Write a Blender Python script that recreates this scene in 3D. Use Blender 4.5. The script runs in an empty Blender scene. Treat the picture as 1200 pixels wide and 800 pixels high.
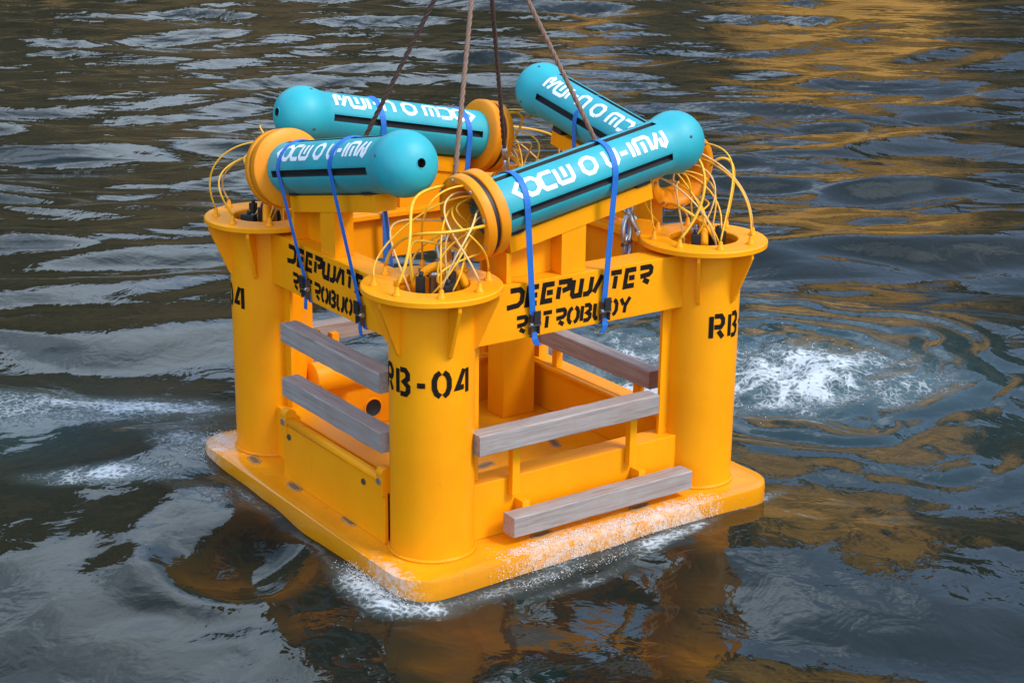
import bpy, bmesh, math, random
import numpy as np
from math import pi, sin, cos, radians as R, sqrt, atan2
from mathutils import Vector, Matrix, Euler

random.seed(7)
rng = np.random.default_rng(11)
scene = bpy.context.scene
COL = scene.collection

# ------------------------------------------------------------------ camera
PX = [-5.69809981, -8.9767755, 4.82387456]
FW = Vector((0.55175936, 0.77877879, -0.29843794))
RT = Vector((0.81807601, -0.57498388, 0.01204887))
UP = Vector((0.1622136, 0.25079299, 0.95435299))
cam_d = bpy.data.cameras.new('camera')
cam = bpy.data.objects.new('camera', cam_d)
COL.objects.link(cam)
M = Matrix.Identity(4)
for i in range(3):
    M[i][0], M[i][1], M[i][2], M[i][3] = RT[i], UP[i], -FW[i], PX[i]
cam.matrix_world = M
cam_d.sensor_width = 36.0
cam_d.lens = 36.0 * 1936.4587 / 1200.0
cam_d.clip_start = 0.1
cam_d.clip_end = 2000.0
scene.camera = cam

# ------------------------------------------------------------------ light
SUN_AZ = R(-62)          # direction the light comes from, measured in the xy plane
SUN_EL = R(48)
world = bpy.data.worlds.new('World')
scene.world = world
world.use_nodes = True
wn = world.node_tree.nodes
wl = world.node_tree.links
wn.clear()
w_out = wn.new('ShaderNodeOutputWorld')
w_bg = wn.new('ShaderNodeBackground')
sky = wn.new('ShaderNodeTexSky')
sky.sky_type = 'NISHITA'
sky.sun_disc = False
sky.sun_elevation = SUN_EL
sky.sun_rotation = pi / 2 - SUN_AZ
sky.air_density = 1.0
sky.dust_density = 0.8
sky.ozone_density = 2.5
# broken cloud: pale grey-white masses over the blue, thicker towards the horizon as perspective stacks them
w_tc = wn.new('ShaderNodeTexCoord')
w_sep = wn.new('ShaderNodeSeparateXYZ')
w_z = wn.new('ShaderNodeMath')
w_z.operation = 'ADD'
w_z.inputs[1].default_value = 0.22
w_abs = wn.new('ShaderNodeMath')
w_abs.operation = 'MAXIMUM'
w_abs.inputs[1].default_value = 0.1
w_div = wn.new('ShaderNodeVectorMath')
w_div.operation = 'DIVIDE'
wl.new(w_tc.outputs['Generated'], w_sep.inputs[0])
wl.new(w_sep.outputs['Z'], w_z.inputs[0])
wl.new(w_z.outputs[0], w_abs.inputs[0])
wl.new(w_tc.outputs['Generated'], w_div.inputs[0])
wl.new(w_abs.outputs[0], w_div.inputs[1])
w_noise = wn.new('ShaderNodeTexNoise')
w_noise.inputs['Scale'].default_value = 1.5
w_noise.inputs['Detail'].default_value = 7
w_noise.inputs['Roughness'].default_value = 0.55
wl.new(w_div.outputs[0], w_noise.inputs['Vector'])
w_map = wn.new('ShaderNodeMapRange')
w_map.inputs['From Min'].default_value = 0.45
w_map.inputs['From Max'].default_value = 0.62
w_map.inputs['To Min'].default_value = 0.12
w_map.inputs['To Max'].default_value = 1.0
wl.new(w_noise.outputs['Fac'], w_map.inputs['Value'])
w_mul = wn.new('ShaderNodeMix')
w_mul.data_type = 'RGBA'
wl.new(w_map.outputs[0], w_mul.inputs[0])
wl.new(sky.outputs[0], w_mul.inputs[6])
w_mul.inputs[7].default_value = (6.1, 7.3, 8.7, 1)
wl.new(w_mul.outputs[2], w_bg.inputs['Color'])
w_bg.inputs['Strength'].default_value = 0.145
wl.new(w_bg.outputs[0], w_out.inputs['Surface'])

sun_d = bpy.data.lights.new('sun', 'SUN')
sun_d.energy = 1.25
sun_d.angle = R(14)
sun_d.color = (1.0, 0.92, 0.80)
sun = bpy.data.objects.new('sun', sun_d)
COL.objects.link(sun)
sd = Vector((cos(SUN_EL) * cos(SUN_AZ), cos(SUN_EL) * sin(SUN_AZ), sin(SUN_EL)))
sun.rotation_euler = sd.to_track_quat('Z', 'Y').to_euler()
sun.location = sd * 60

vs = scene.view_settings
vs.view_transform = 'Standard'
vs.look = 'None'
vs.gamma = 1
vs.use_curve_mapping = False
vs.exposure = 1.2
scene.cycles.max_bounces = 6

# ------------------------------------------------------------------ materials
def nodes(name):
    m = bpy.data.materials.new(name)
    m.use_nodes = True
    nt = m.node_tree
    b = nt.nodes['Principled BSDF']
    return m, nt, b

def N(nt, t, **kw):
    n = nt.nodes.new(t)
    for k, v in kw.items():
        if hasattr(n, k) and k not in n.inputs:
            setattr(n, k, v)
        else:
            n.inputs[k].default_value = v
    return n

def ramp(nt, src, stops):
    r = nt.nodes.new('ShaderNodeValToRGB')
    e = r.color_ramp.elements
    while len(e) < len(stops):
        e.new(0.5)
    for i, (p, c) in enumerate(stops):
        e[i].position = p
        e[i].color = (*c, 1) if len(c) == 3 else c
    nt.links.new(src, r.inputs['Fac'])
    return r

def noise(nt, scale, detail=4, rough=0.55, vec=None, dist=0.0):
    n = N(nt, 'ShaderNodeTexNoise')
    n.inputs['Scale'].default_value = scale
    n.inputs['Detail'].default_value = detail
    n.inputs['Roughness'].default_value = rough
    n.inputs['Distortion'].default_value = dist
    if vec is not None:
        nt.links.new(vec, n.inputs['Vector'])
    return n

def objco(nt, scale=(1, 1, 1)):
    tc = N(nt, 'ShaderNodeTexCoord')
    mp = N(nt, 'ShaderNodeMapping')
    mp.inputs['Scale'].default_value = scale
    nt.links.new(tc.outputs['Object'], mp.inputs['Vector'])
    return mp.outputs['Vector']

def bump(nt, b, src, strength=0.2, dist=0.01):
    bp = N(nt, 'ShaderNodeBump')
    bp.inputs['Strength'].default_value = strength
    bp.inputs['Distance'].default_value = dist
    nt.links.new(src, bp.inputs['Height'])
    nt.links.new(bp.outputs['Normal'], b.inputs['Normal'])
    return bp

def mixc(nt, fac, a, b):
    m = N(nt, 'ShaderNodeMix')
    m.data_type = 'RGBA'
    for s, v in ((6, a), (7, b)):
        if isinstance(v, tuple):
            m.inputs[s].default_value = (*v, 1)
        else:
            nt.links.new(v, m.inputs[s])
    if isinstance(fac, (int, float)):
        m.inputs[0].default_value = fac
    else:
        nt.links.new(fac, m.inputs[0])
    return m.outputs[2]

def painted(name, col, dark, rough=0.38, wear=0.0, spec=0.5, wcol=(0.24, 0.13, 0.045)):
    m, nt, b = nodes(name)
    v = objco(nt)
    n1 = noise(nt, 2.3, 6, 0.6, v)
    f1 = ramp(nt, n1.outputs['Fac'], [(0.38, (0, 0, 0)), (0.72, (1, 1, 1))])
    c = mixc(nt, f1.outputs['Color'], col, dark)
    vs_ = objco(nt, (14, 14, 1.1))
    n2 = noise(nt, 1.6, 5, 0.6, vs_)
    f2 = ramp(nt, n2.outputs['Fac'], [(0.60, (0, 0, 0)), (0.80, (0.22, 0.22, 0.22))])
    c = mixc(nt, f2.outputs['Color'], c, tuple(x * 0.55 + 0.02 for x in dark))
    if wear:
        n3 = noise(nt, 11, 9, 0.74, v)
        f3 = ramp(nt, n3.outputs['Fac'], [(0.62, (0, 0, 0)), (0.70, (wear, wear, wear))])
        c = mixc(nt, f3.outputs['Color'], c, wcol)
    nt.links.new(c, b.inputs['Base Color'])
    n4 = noise(nt, 5, 4, 0.6, v)
    rr = N(nt, 'ShaderNodeMapRange')
    rr.inputs['To Min'].default_value = rough - 0.08
    rr.inputs['To Max'].default_value = rough + 0.14
    nt.links.new(n4.outputs['Fac'], rr.inputs['Value'])
    nt.links.new(rr.outputs[0], b.inputs['Roughness'])
    b.inputs['Specular IOR Level'].default_value = spec
    n5 = noise(nt, 30, 3, 0.5, v)
    bump(nt, b, n5.outputs['Fac'], 0.12, 0.004)
    return m

def plain(name, col, rough=0.5, metal=0.0, var=0.25, scale=12, bs=0.15):
    m, nt, b = nodes(name)
    v = objco(nt)
    n1 = noise(nt, scale, 5, 0.6, v)
    c = mixc(nt, n1.outputs['Fac'], tuple(x * (1 - var) for x in col), tuple(min(1, x * (1 + var)) for x in col))
    nt.links.new(c, b.inputs['Base Color'])
    b.inputs['Roughness'].default_value = rough
    b.inputs['Metallic'].default_value = metal
    bump(nt, b, n1.outputs['Fac'], bs, 0.004)
    return m

YEL = painted('yellow_paint', (0.88, 0.325, 0.002), (0.84, 0.28, 0.002), 0.38, wear=.18, spec=.2)
YPLATE = painted('yellow_deck_paint', (0.86, 0.33, 0.003), (0.76, 0.26, 0.006), 0.32, wear=0.45, spec=.35)
def wash_on_plate(m):
    # thin film of froth left on the washed edges of the plate
    nt = m.node_tree
    b = nt.nodes['Principled BSDF']
    old = b.inputs['Base Color'].links[0].from_socket
    tc = N(nt, 'ShaderNodeTexCoord')
    sp = N(nt, 'ShaderNodeSeparateXYZ')
    nt.links.new(tc.outputs['Object'], sp.inputs[0])
    def rng_(src, a, b_, lo=0.0, hi=1.0):
        r = N(nt, 'ShaderNodeMapRange')
        r.inputs['From Min'].default_value = a
        r.inputs['From Max'].default_value = b_
        r.inputs['To Min'].default_value = lo
        r.inputs['To Max'].default_value = hi
        nt.links.new(src, r.inputs['Value'])
        return r.outputs[0]
    def op(o, a, b_):
        n = N(nt, 'ShaderNodeMath')
        n.operation = o
        for i, q in enumerate((a, b_)):
            if isinstance(q, (int, float)):
                n.inputs[i].default_value = q
            else:
                nt.links.new(q, n.inputs[i])
        return n.outputs[0]
    front = op('MULTIPLY', op('MULTIPLY', rng_(sp.outputs['Y'], -1.30, -1.60), rng_(sp.outputs['X'], -1.2, -.6)), rng_(sp.outputs['X'], 1.35, .75))
    corner = op('MULTIPLY', rng_(sp.outputs['X'], -1.22, -1.5), rng_(sp.outputs['Y'], .95, 1.35))
    near_ = op('MULTIPLY', rng_(sp.outputs['X'], -1.46, -1.64), rng_(sp.outputs['Y'], -.85, -1.3))
    mask = op('MAXIMUM', op('MAXIMUM', front, corner), near_)
    n1 = noise(nt, 11, 9, .75, tc.outputs['Object'], .5)
    n2 = noise(nt, 46, 4, .6, tc.outputs['Object'])
    f = op('ADD', op('MULTIPLY', n1.outputs['Fac'], 1.0), op('MULTIPLY', n2.outputs['Fac'], .35))
    f = op('ADD', f, op('MULTIPLY', mask, .30))
    f = op('MULTIPLY', rng_(f, .86, 1.08), rng_(mask, 0, .25))
    f = op('MULTIPLY', f, .8)
    # wet band: darker, glossier paint where the water has just drained
    n3 = noise(nt, 3.2, 5, .6, tc.outputs['Object'], .3)
    dmax = op('MAXIMUM', op('ABSOLUTE', sp.outputs['X'], 0), op('ABSOLUTE', sp.outputs['Y'], 0))
    wet = rng_(op('ADD', dmax, op('MULTIPLY', n3.outputs['Fac'], .35)), 1.66, 1.80, 0, .55)
    old = mixc(nt, wet, old, (0.56, 0.20, 0.004))
    ro = b.inputs['Roughness'].links[0].from_socket
    nt.links.new(op('MULTIPLY', ro, rng_(wet, 0, .5, 1, .45)), b.inputs['Roughness'])
    c = mixc(nt, f, old, (0.66, 0.56, 0.50))
    nt.links.new(c, b.inputs['Base Color'])
wash_on_plate(YPLATE)
ORG = painted('orange_collar_paint', (0.80, 0.27, 0.003), (0.72, 0.22, 0.003), 0.42, spec=.3)
TEAL = painted('teal_shell', (0.014, 0.36, 0.42), (0.020, 0.28, 0.34), 0.5, wear=.22, wcol=(0.16, 0.40, 0.43))
TEALD = plain('dark_teal_cap', (0.008, 0.10, 0.11), 0.5)
BLACK = plain('black_rubber', (0.012, 0.012, 0.013), 0.55)
SHADOW = plain('black_slot', (0.008, 0.010, 0.012), 0.7)  # near-black base colour inside the canister slots, nose bore and drain holes
STEN = plain('black_stencil_paint', (0.012, 0.008, 0.005), 0.7, var=0.3)
STEN.node_tree.nodes['Principled BSDF'].inputs['Specular IOR Level'].default_value = 0.12
WHITE = plain('white_print', (0.80, 0.82, 0.84), 0.55, var=0.06)
BLUE = plain('blue_webbing', (0.010, 0.13, 0.48), 0.6, var=0.25, scale=60)
STEEL = plain('galvanised_steel', (0.42, 0.42, 0.43), 0.38, 0.85, 0.25)
DSTEEL = plain('dark_steel', (0.10, 0.095, 0.09), 0.45, 0.6, 0.3)
CABLE = plain('yellow_cable', (0.80, 0.42, 0.015), 0.42, var=0.1)
CABLE2 = plain('cream_cable', (0.72, 0.45, 0.17), 0.5, var=0.12)
ROPE = plain('rusty_wire_rope', (0.19, 0.105, 0.07), 0.65, var=0.5, scale=40, bs=0.5)
ROPE2 = plain('dark_wire_rope', (0.055, 0.028, 0.020), 0.65, var=0.5, scale=40, bs=0.5)
SILT = plain('silt', (0.17, 0.10, 0.045), 0.5, var=0.5, scale=40)
STAIN = plain('worn_drain_edge', (0.36, 0.19, 0.06), 0.5, var=0.5, scale=30)

def wood_mat():
    m, nt, b = nodes('weathered_timber')
    v = objco(nt, (1.2, 22, 22))
    oi = N(nt, 'ShaderNodeObjectInfo')
    add = N(nt, 'ShaderNodeVectorMath')
    add.operation = 'ADD'
    nt.links.new(v, add.inputs[0])
    sc_ = N(nt, 'ShaderNodeMath')
    sc_.operation = 'MULTIPLY'
    sc_.inputs[1].default_value = 37
    nt.links.new(oi.outputs['Random'], sc_.inputs[0])
    nt.links.new(sc_.outputs[0], add.inputs[1])
    n1 = noise(nt, 1.5, 8, 0.65, add.outputs[0], 0.4)
    r1 = ramp(nt, n1.outputs['Fac'], [(0.25, (0.13, 0.095, 0.08)), (0.46, (0.29, 0.245, 0.225)), (0.78, (0.40, 0.36, 0.345))])
    v2 = objco(nt)
    n2 = noise(nt, 3, 5, 0.6, v2)
    r2 = ramp(nt, n2.outputs['Fac'], [(0.4, (0, 0, 0)), (0.7, (0.5, 0.5, 0.5))])
    c = mixc(nt, r2.outputs['Color'], r1.outputs['Color'], (0.26, 0.19, 0.16))
    nt.links.new(c, b.inputs['Base Color'])
    b.inputs['Roughness'].default_value = 0.62
    bump(nt, b, n1.outputs['Fac'], 0.4, 0.010)
    return m
WOOD = wood_mat()

# ------------------------------------------------------------------ mesh helpers
class MB:
    def __init__(s):
        s.v, s.f, s.mi, s.sm = [], [], [], []
    def add(s, verts, faces, mi=0, smooth=False):
        o = len(s.v)
        s.v += [tuple(p) for p in verts]
        for f in faces:
            s.f.append(tuple(i + o for i in f))
            s.mi.append(mi)
            s.sm.append(smooth)
        return s
    def box(s, x0, x1, y0, y1, z0, z1, mi=0, mat=None, bev=0.0):
        bm = bmesh.new()
        bmesh.ops.create_cube(bm, size=1)
        for v in bm.verts:
            v.co = Vector(((x0 + x1) / 2 + v.co.x * (x1 - x0), (y0 + y1) / 2 + v.co.y * (y1 - y0), (z0 + z1) / 2 + v.co.z * (z1 - z0)))
        if bev:
            bmesh.ops.bevel(bm, geom=bm.edges[:], offset=bev, segments=2, affect='EDGES', profile=0.6)
        if mat is not None:
            bmesh.ops.transform(bm, matrix=mat, verts=bm.verts)
        s.bm(bm, mi)
        return s
    def bm(s, bm, mi=0, smooth=False):
        bm.verts.index_update()
        s.add([v.co[:] for v in bm.verts], [[v.index for v in f.verts] for f in bm.faces], mi, smooth)
        bm.free()
    def lathe(s, prof, seg=48, axis='z', org=(0, 0, 0), mi=0, smooth=True, mis=None, closed=False):
        """prof: (r, h) pairs turned round an axis"""
        vs_, fs = [], []
        n = len(prof)
        for r, h in prof:
            for k in range(seg):
                a = 2 * pi * k / seg
                if axis == 'z':
                    p = (r * cos(a), r * sin(a), h)
                else:
                    p = (h, r * cos(a), r * sin(a))
                vs_.append((p[0] + org[0], p[1] + org[1], p[2] + org[2]))
        rng_ = range(n) if closed else range(n - 1)
        base = len(s.v)
        s.v += vs_
        for i in rng_:
            j = (i + 1) % n
            for k in range(seg):
                k2 = (k + 1) % seg
                q = (i * seg + k, i * seg + k2, j * seg + k2, j * seg + k)
                s.f.append(tuple(t + base for t in q))
                s.mi.append(mis[i] if mis else mi)
                s.sm.append(smooth)
        return s
    def tube(s, pts, r, seg=6, mi=0, cap=True, rfun=None):
        pts = [Vector(p) for p in pts]
        n = len(pts)
        t0 = (pts[1] - pts[0]).normalized()
        up = Vector((0, 0, 1)) if abs(t0.z) < 0.9 else Vector((1, 0, 0))
        nrm = t0.cross(up).normalized()
        base = len(s.v)
        for i, p in enumerate(pts):
            t = (pts[min(i + 1, n - 1)] - pts[max(i - 1, 0)]).normalized()
            nrm = (nrm - t * nrm.dot(t)).normalized()
            bn = t.cross(nrm)
            rr = rfun(i / (n - 1)) if rfun else r
            for k in range(seg):
                a = 2 * pi * k / seg
                s.v.append(tuple(p + (nrm * cos(a) + bn * sin(a)) * rr))
        for i in range(n - 1):
            for k in range(seg):
                k2 = (k + 1) % seg
                s.f.append((base + i * seg + k, base + i * seg + k2, base + (i + 1) * seg + k2, base + (i + 1) * seg + k))
                s.mi.append(mi)
                s.sm.append(True)
        if cap:
            s.f.append(tuple(base + k for k in reversed(range(seg))))
            s.f.append(tuple(base + (n - 1) * seg + k for k in range(seg)))
            s.mi += [mi, mi]
            s.sm += [False, False]
        return s
    def prism(s, poly, vec, mi=0):
        """closed planar polygon (3D points) extruded along vec"""
        n = len(poly)
        a = [Vector(p) for p in poly]
        b = [p + Vector(vec) for p in a]
        fs = [tuple(range(n)), tuple(reversed(range(n, 2 * n)))]
        for i in range(n):
            j = (i + 1) % n
            fs.append((i, i + n, j + n, j))
        return s.add(a + b, fs, mi)
    def mesh(s, name, mats):
        me = bpy.data.meshes.new(name)
        me.from_pydata(s.v, [], s.f)
        for m in (mats if isinstance(mats, (list, tuple)) else [mats]):
            me.materials.append(m)
        me.polygons.foreach_set('material_index', s.mi)
        me.polygons.foreach_set('use_smooth', s.sm)
        bm = bmesh.new()
        bm.from_mesh(me)
        bmesh.ops.recalc_face_normals(bm, faces=bm.faces)
        bm.to_mesh(me)
        bm.free()
        me.update()
        return me
    def build(s, name, mats, parent=None, autosmooth=False):
        me = s.mesh(name, mats)
        if autosmooth:
            me.polygons.foreach_set('use_smooth', [True] * len(me.polygons))
            bm = bmesh.new()
            bm.from_mesh(me)
            for e in bm.edges:
                if len(e.link_faces) == 2 and e.calc_face_angle(0) > 0.6:
                    e.smooth = False
            bm.to_mesh(me)
            bm.free()
        return link(name, me, parent)

def link(name, me, parent=None):
    o = bpy.data.objects.new(name, me)
    COL.objects.link(o)
    if parent is not None:
        o.parent = parent
    return o

def thing(name, label, cat, loc=(0, 0, 0), rot=(0, 0, 0), group=None):
    o = bpy.data.objects.new(name, None)
    o.empty_display_size = 0.2
    COL.objects.link(o)
    o.location = loc
    o.rotation_euler = rot
    o['label'] = label
    o['category'] = cat
    if group:
        o['group'] = group
    return o

def copy_part(o, parent, rotz):
    c = o.copy()
    COL.objects.link(c)
    c.parent = parent
    c.rotation_euler = (0, 0, rotz)
    for ch in list(o.children):
        d = ch.copy()
        COL.objects.link(d)
        d.parent = c
    return c

# ------------------------------------------------------------------ stencil lettering
GL = {
 'D': (1.0, [[(0, 1), (.72, 1), (1, .78), (1, .22), (.72, 0), (0, 0)], [(.16, .74), (.16, .26)]]),
 'd': (1.0, [[(0, 1), (.75, 1), (1, .78), (1, .25), (.75, .06), (-.1, 0)]]),
 'E': (.9, [[(1, 1), (.12, 1), (.12, 0), (1, 0)], [(.42, .5), (.95, .5)]]),
 'P': (.9, [[(.0, 1), (1, 1), (1, .56), (.45, .46)], [(.12, .74), (.12, 0)]]),
 'W': (1.5, [[(.0, 1), (.0, .14), (.08, 0), (.45, 0), (.45, 1)], [(.62, 0), (.88, 0), (1, .16), (1, 1)]]),
 'A': (.9, [[(-.02, 0), (.55, 1)], [(.85, 1), (.95, 0)]]),
 'T': (.9, [[(0, 1), (1, 1)], [(.5, .78), (.5, 0)]]),
 'R': (1.0, [[(0, 1), (.85, 1), (1, .88), (1, .64), (.85, .52), (.12, .46)], [(.42, .24), (.95, 0)]]),
 'O': (1.0, [[(.36, 1), (.14, .9), (0, .7), (0, .3), (.14, .1), (.36, 0)], [(.64, 1), (.86, .9), (1, .7), (1, .3), (.86, .1), (.64, 0)]]),
 'B': (.95, [[(0, 1), (0, 0)], [(.26, 1), (.72, 1), (.92, .86), (.92, .66), (.6, .5), (.95, .34), (.95, .14), (.75, 0), (.26, 0)]]),
 'U': (1.0, [[(0, 1), (0, .2), (.16, 0), (.4, 0)], [(.64, 0), (.84, 0), (1, .2), (1, 1)]]),
 'Y': (1.0, [[(0, 1), (.36, .55)], [(1, 1), (.55, .48), (.5, 0)]]),
 '-': (.55, [[(0, .44), (1, .44)]]),
 '0': (1.0, [[(.4, 1), (.14, .88), (0, .66), (0, .34), (.14, .12), (.4, 0)], [(.62, 1), (.86, .88), (1, .66), (1, .34), (.86, .12), (.62, 0)]]),
 '4': (.95, [[(.60, 1), (.0, .26), (.60, .26)], [(.93, 1), (.93, 0)]]),
 'r': (1.0, [[(0, 1), (0, 0)], [(.24, 1), (.76, 1), (.95, .84), (.95, .64), (.78, .5), (.24, .5)], [(.58, .32), (.98, 0)]]),
 '<': (.62, [[(1, 1), (.1, .5), (1, .0)]]),
 'o': (1.05, [[(.3, 1), (.7, 1), (1, .75), (1, .25), (.7, 0), (.3, 0), (0, .25), (0, .75), (.27, .99)]]),
 'c': (1.0, [[(1, 1), (.2, 1), (0, .8), (0, .2), (.2, 0), (1, 0)]]),
 'w': (1.15, [[(0, 1), (0, .16), (.14, 0), (.86, 0), (1, .16), (1, 1)], [(.5, 1), (.5, .3)]]),
 'u': (.95, [[(0, 1), (0, .2), (.2, 0), (.75, 0), (.95, .2), (.95, 1)]]),
 'i': (.3, [[(.5, 1), (.5, 0)]]),
 'm': (1.15, [[(0, 0), (0, .84), (.14, 1), (.86, 1), (1, .84), (1, 0)], [(.5, .7), (.5, 0)]]),
 'n': (1.0, [[(0, 0), (.5, 1)], [(.6, .55), (.6, .1), (.8, 0), (1, .2), (1, 1)]]),
 ' ': (.35, []),
}

def stroke(mb, pts, w, fun, step=0.02):
    """one mitred strip, mapped to space by fun(u, v)"""
    P = [Vector((p[0], p[1])) for p in pts]
    n = len(P)
    L, Rr = [], []
    for i in range(n):
        if i == 0:
            d = (P[1] - P[0]).normalized(); m = Vector((-d.y, d.x)); k = 1
        elif i == n - 1:
            d = (P[-1] - P[-2]).normalized(); m = Vector((-d.y, d.x)); k = 1
        else:
            d0 = (P[i] - P[i - 1]).normalized(); d1 = (P[i + 1] - P[i]).normalized()
            m = (Vector((-d0.y, d0.x)) + Vector((-d1.y, d1.x))).normalized()
            k = 1 / max(0.5, m.dot(Vector((-d0.y, d0.x))))
        L.append(P[i] + m * w / 2 * k)
        Rr.append(P[i] - m * w / 2 * k)
    vs_, fs = [], []
    for i in range(n - 1):
        c = max(1, int((P[i + 1] - P[i]).length / step))
        for j in range(c + (1 if i == n - 2 else 0)):
            t = j / c
            a = L[i].lerp(L[i + 1], t); b = Rr[i].lerp(Rr[i + 1], t)
            mid = (a + b) / 2
            vs_ += [fun(a.x, a.y), fun(mid.x, mid.y), fun(b.x, b.y)]
    m_ = len(vs_) // 3
    for i in range(m_ - 1):
        o = i * 3
        fs += [(o, o + 1, o + 4, o + 3), (o + 1, o + 2, o + 5, o + 4)]
    mb.add(vs_, fs)

def lettering(text, h, width, w, fun, gap=.32, slant=0.0):
    tot = sum(GL[c][0] + gap for c in text) - gap
    k = width / tot
    mb = MB()
    x = 0
    for c in text:
        gw, strokes = GL[c]
        for st in strokes:
            pts = [((x + p[0] * gw) * k + slant * (p[1] - .5) * h, w / 2 + p[1] * (h - w)) for p in st]
            stroke(mb, pts, w, fun)
        x += gw + gap
    return mb

# ================================================================== the buoy frame
C0 = Vector((1.2, 1.2, 0))
ROOT = thing('subsea_buoy', 'large yellow steel frame with four flanged columns on a plate awash in the water', 'buoy', (1.2, 1.2, 0))
S = 1.2                # column centre offset from the middle
ROTS = [0, -pi / 2, -pi, -3 * pi / 2]

# base plate
def rounded_square(half, r, n=8):
    out = []
    for cx, cy, a0 in ((half - r, half - r, 0), (-half + r, half - r, pi / 2), (-half + r, -half + r, pi), (half - r, -half + r, 1.5 * pi)):
        for i in range(n + 1):
            a = a0 + pi / 2 * i / n
            out.append((cx + r * cos(a), cy + r * sin(a)))
    return out
mb = MB()
rings = [(1.675, -0.20), (1.68, -0.185), (1.68, -0.03), (1.674, -0.008), (1.655, 0.0), (1.60, 0.0)]
base = []
rv = []
for half, z in rings:
    rv += [(x, y, z) for x, y in rounded_square(half, 0.27 - (1.68 - half))]
nr = len(rounded_square(1, .2))
fs = []
for i in range(len(rings) - 1):
    for k in range(nr):
        k2 = (k + 1) % nr
        fs.append((i * nr + k, i * nr + k2, (i + 1) * nr + k2, (i + 1) * nr + k))
fs.append(tuple(range((len(rings) - 1) * nr, len(rings) * nr)))
fs.append(tuple(reversed(range(nr))))
mb.add(rv, fs)
plate = mb.build('base_plate', YPLATE, ROOT, autosmooth=True)
# drain slots in the plate: raised worn lips round dark openings
slots = [(-.296, 1.486, 1.45), (-.267, .692, 1.45), (2.03, 1.95, .2), (1.16, 1.05, .2), (1.91, 1.14, 1.2), (-.3, 2.15, 1.4), (.75, -.27, 0.1), (1.65, -.27, 0.1)]
for i, (x, y, a) in enumerate(slots):
    mb = MB()
    out, inn = [], []
    for k in range(20):
        t = 2 * pi * k / 20
        px_, py_ = .045 * cos(t) + (.04 if cos(t) > 0 else -.04), .034 * sin(t)
        out.append((px_ * 1.18, py_ * 1.3)); inn.append((px_ * .86, py_ * .72))
    rot = lambda p, z: (x - 1.2 + p[0] * cos(a) - p[1] * sin(a), y - 1.2 + p[0] * sin(a) + p[1] * cos(a), z)
    ring = [rot(p, .001) for p in out] + [rot(p, .010) for p in [((o[0] + q[0]) / 2, (o[1] + q[1]) / 2) for o, q in zip(out, inn)]] + [rot(p, .003) for p in inn]
    fs = []
    for j in (0, 1):
        for k in range(20):
            k2 = (k + 1) % 20
            fs.append((j * 20 + k, j * 20 + k2, (j + 1) * 20 + k2, (j + 1) * 20 + k))
    mb.add(ring, fs, 0, True)
    mb.add([rot(p, .003) for p in inn], [tuple(range(20))], 1)
    mb.build('drain_slot', [STAIN, SILT], plate)

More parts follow.
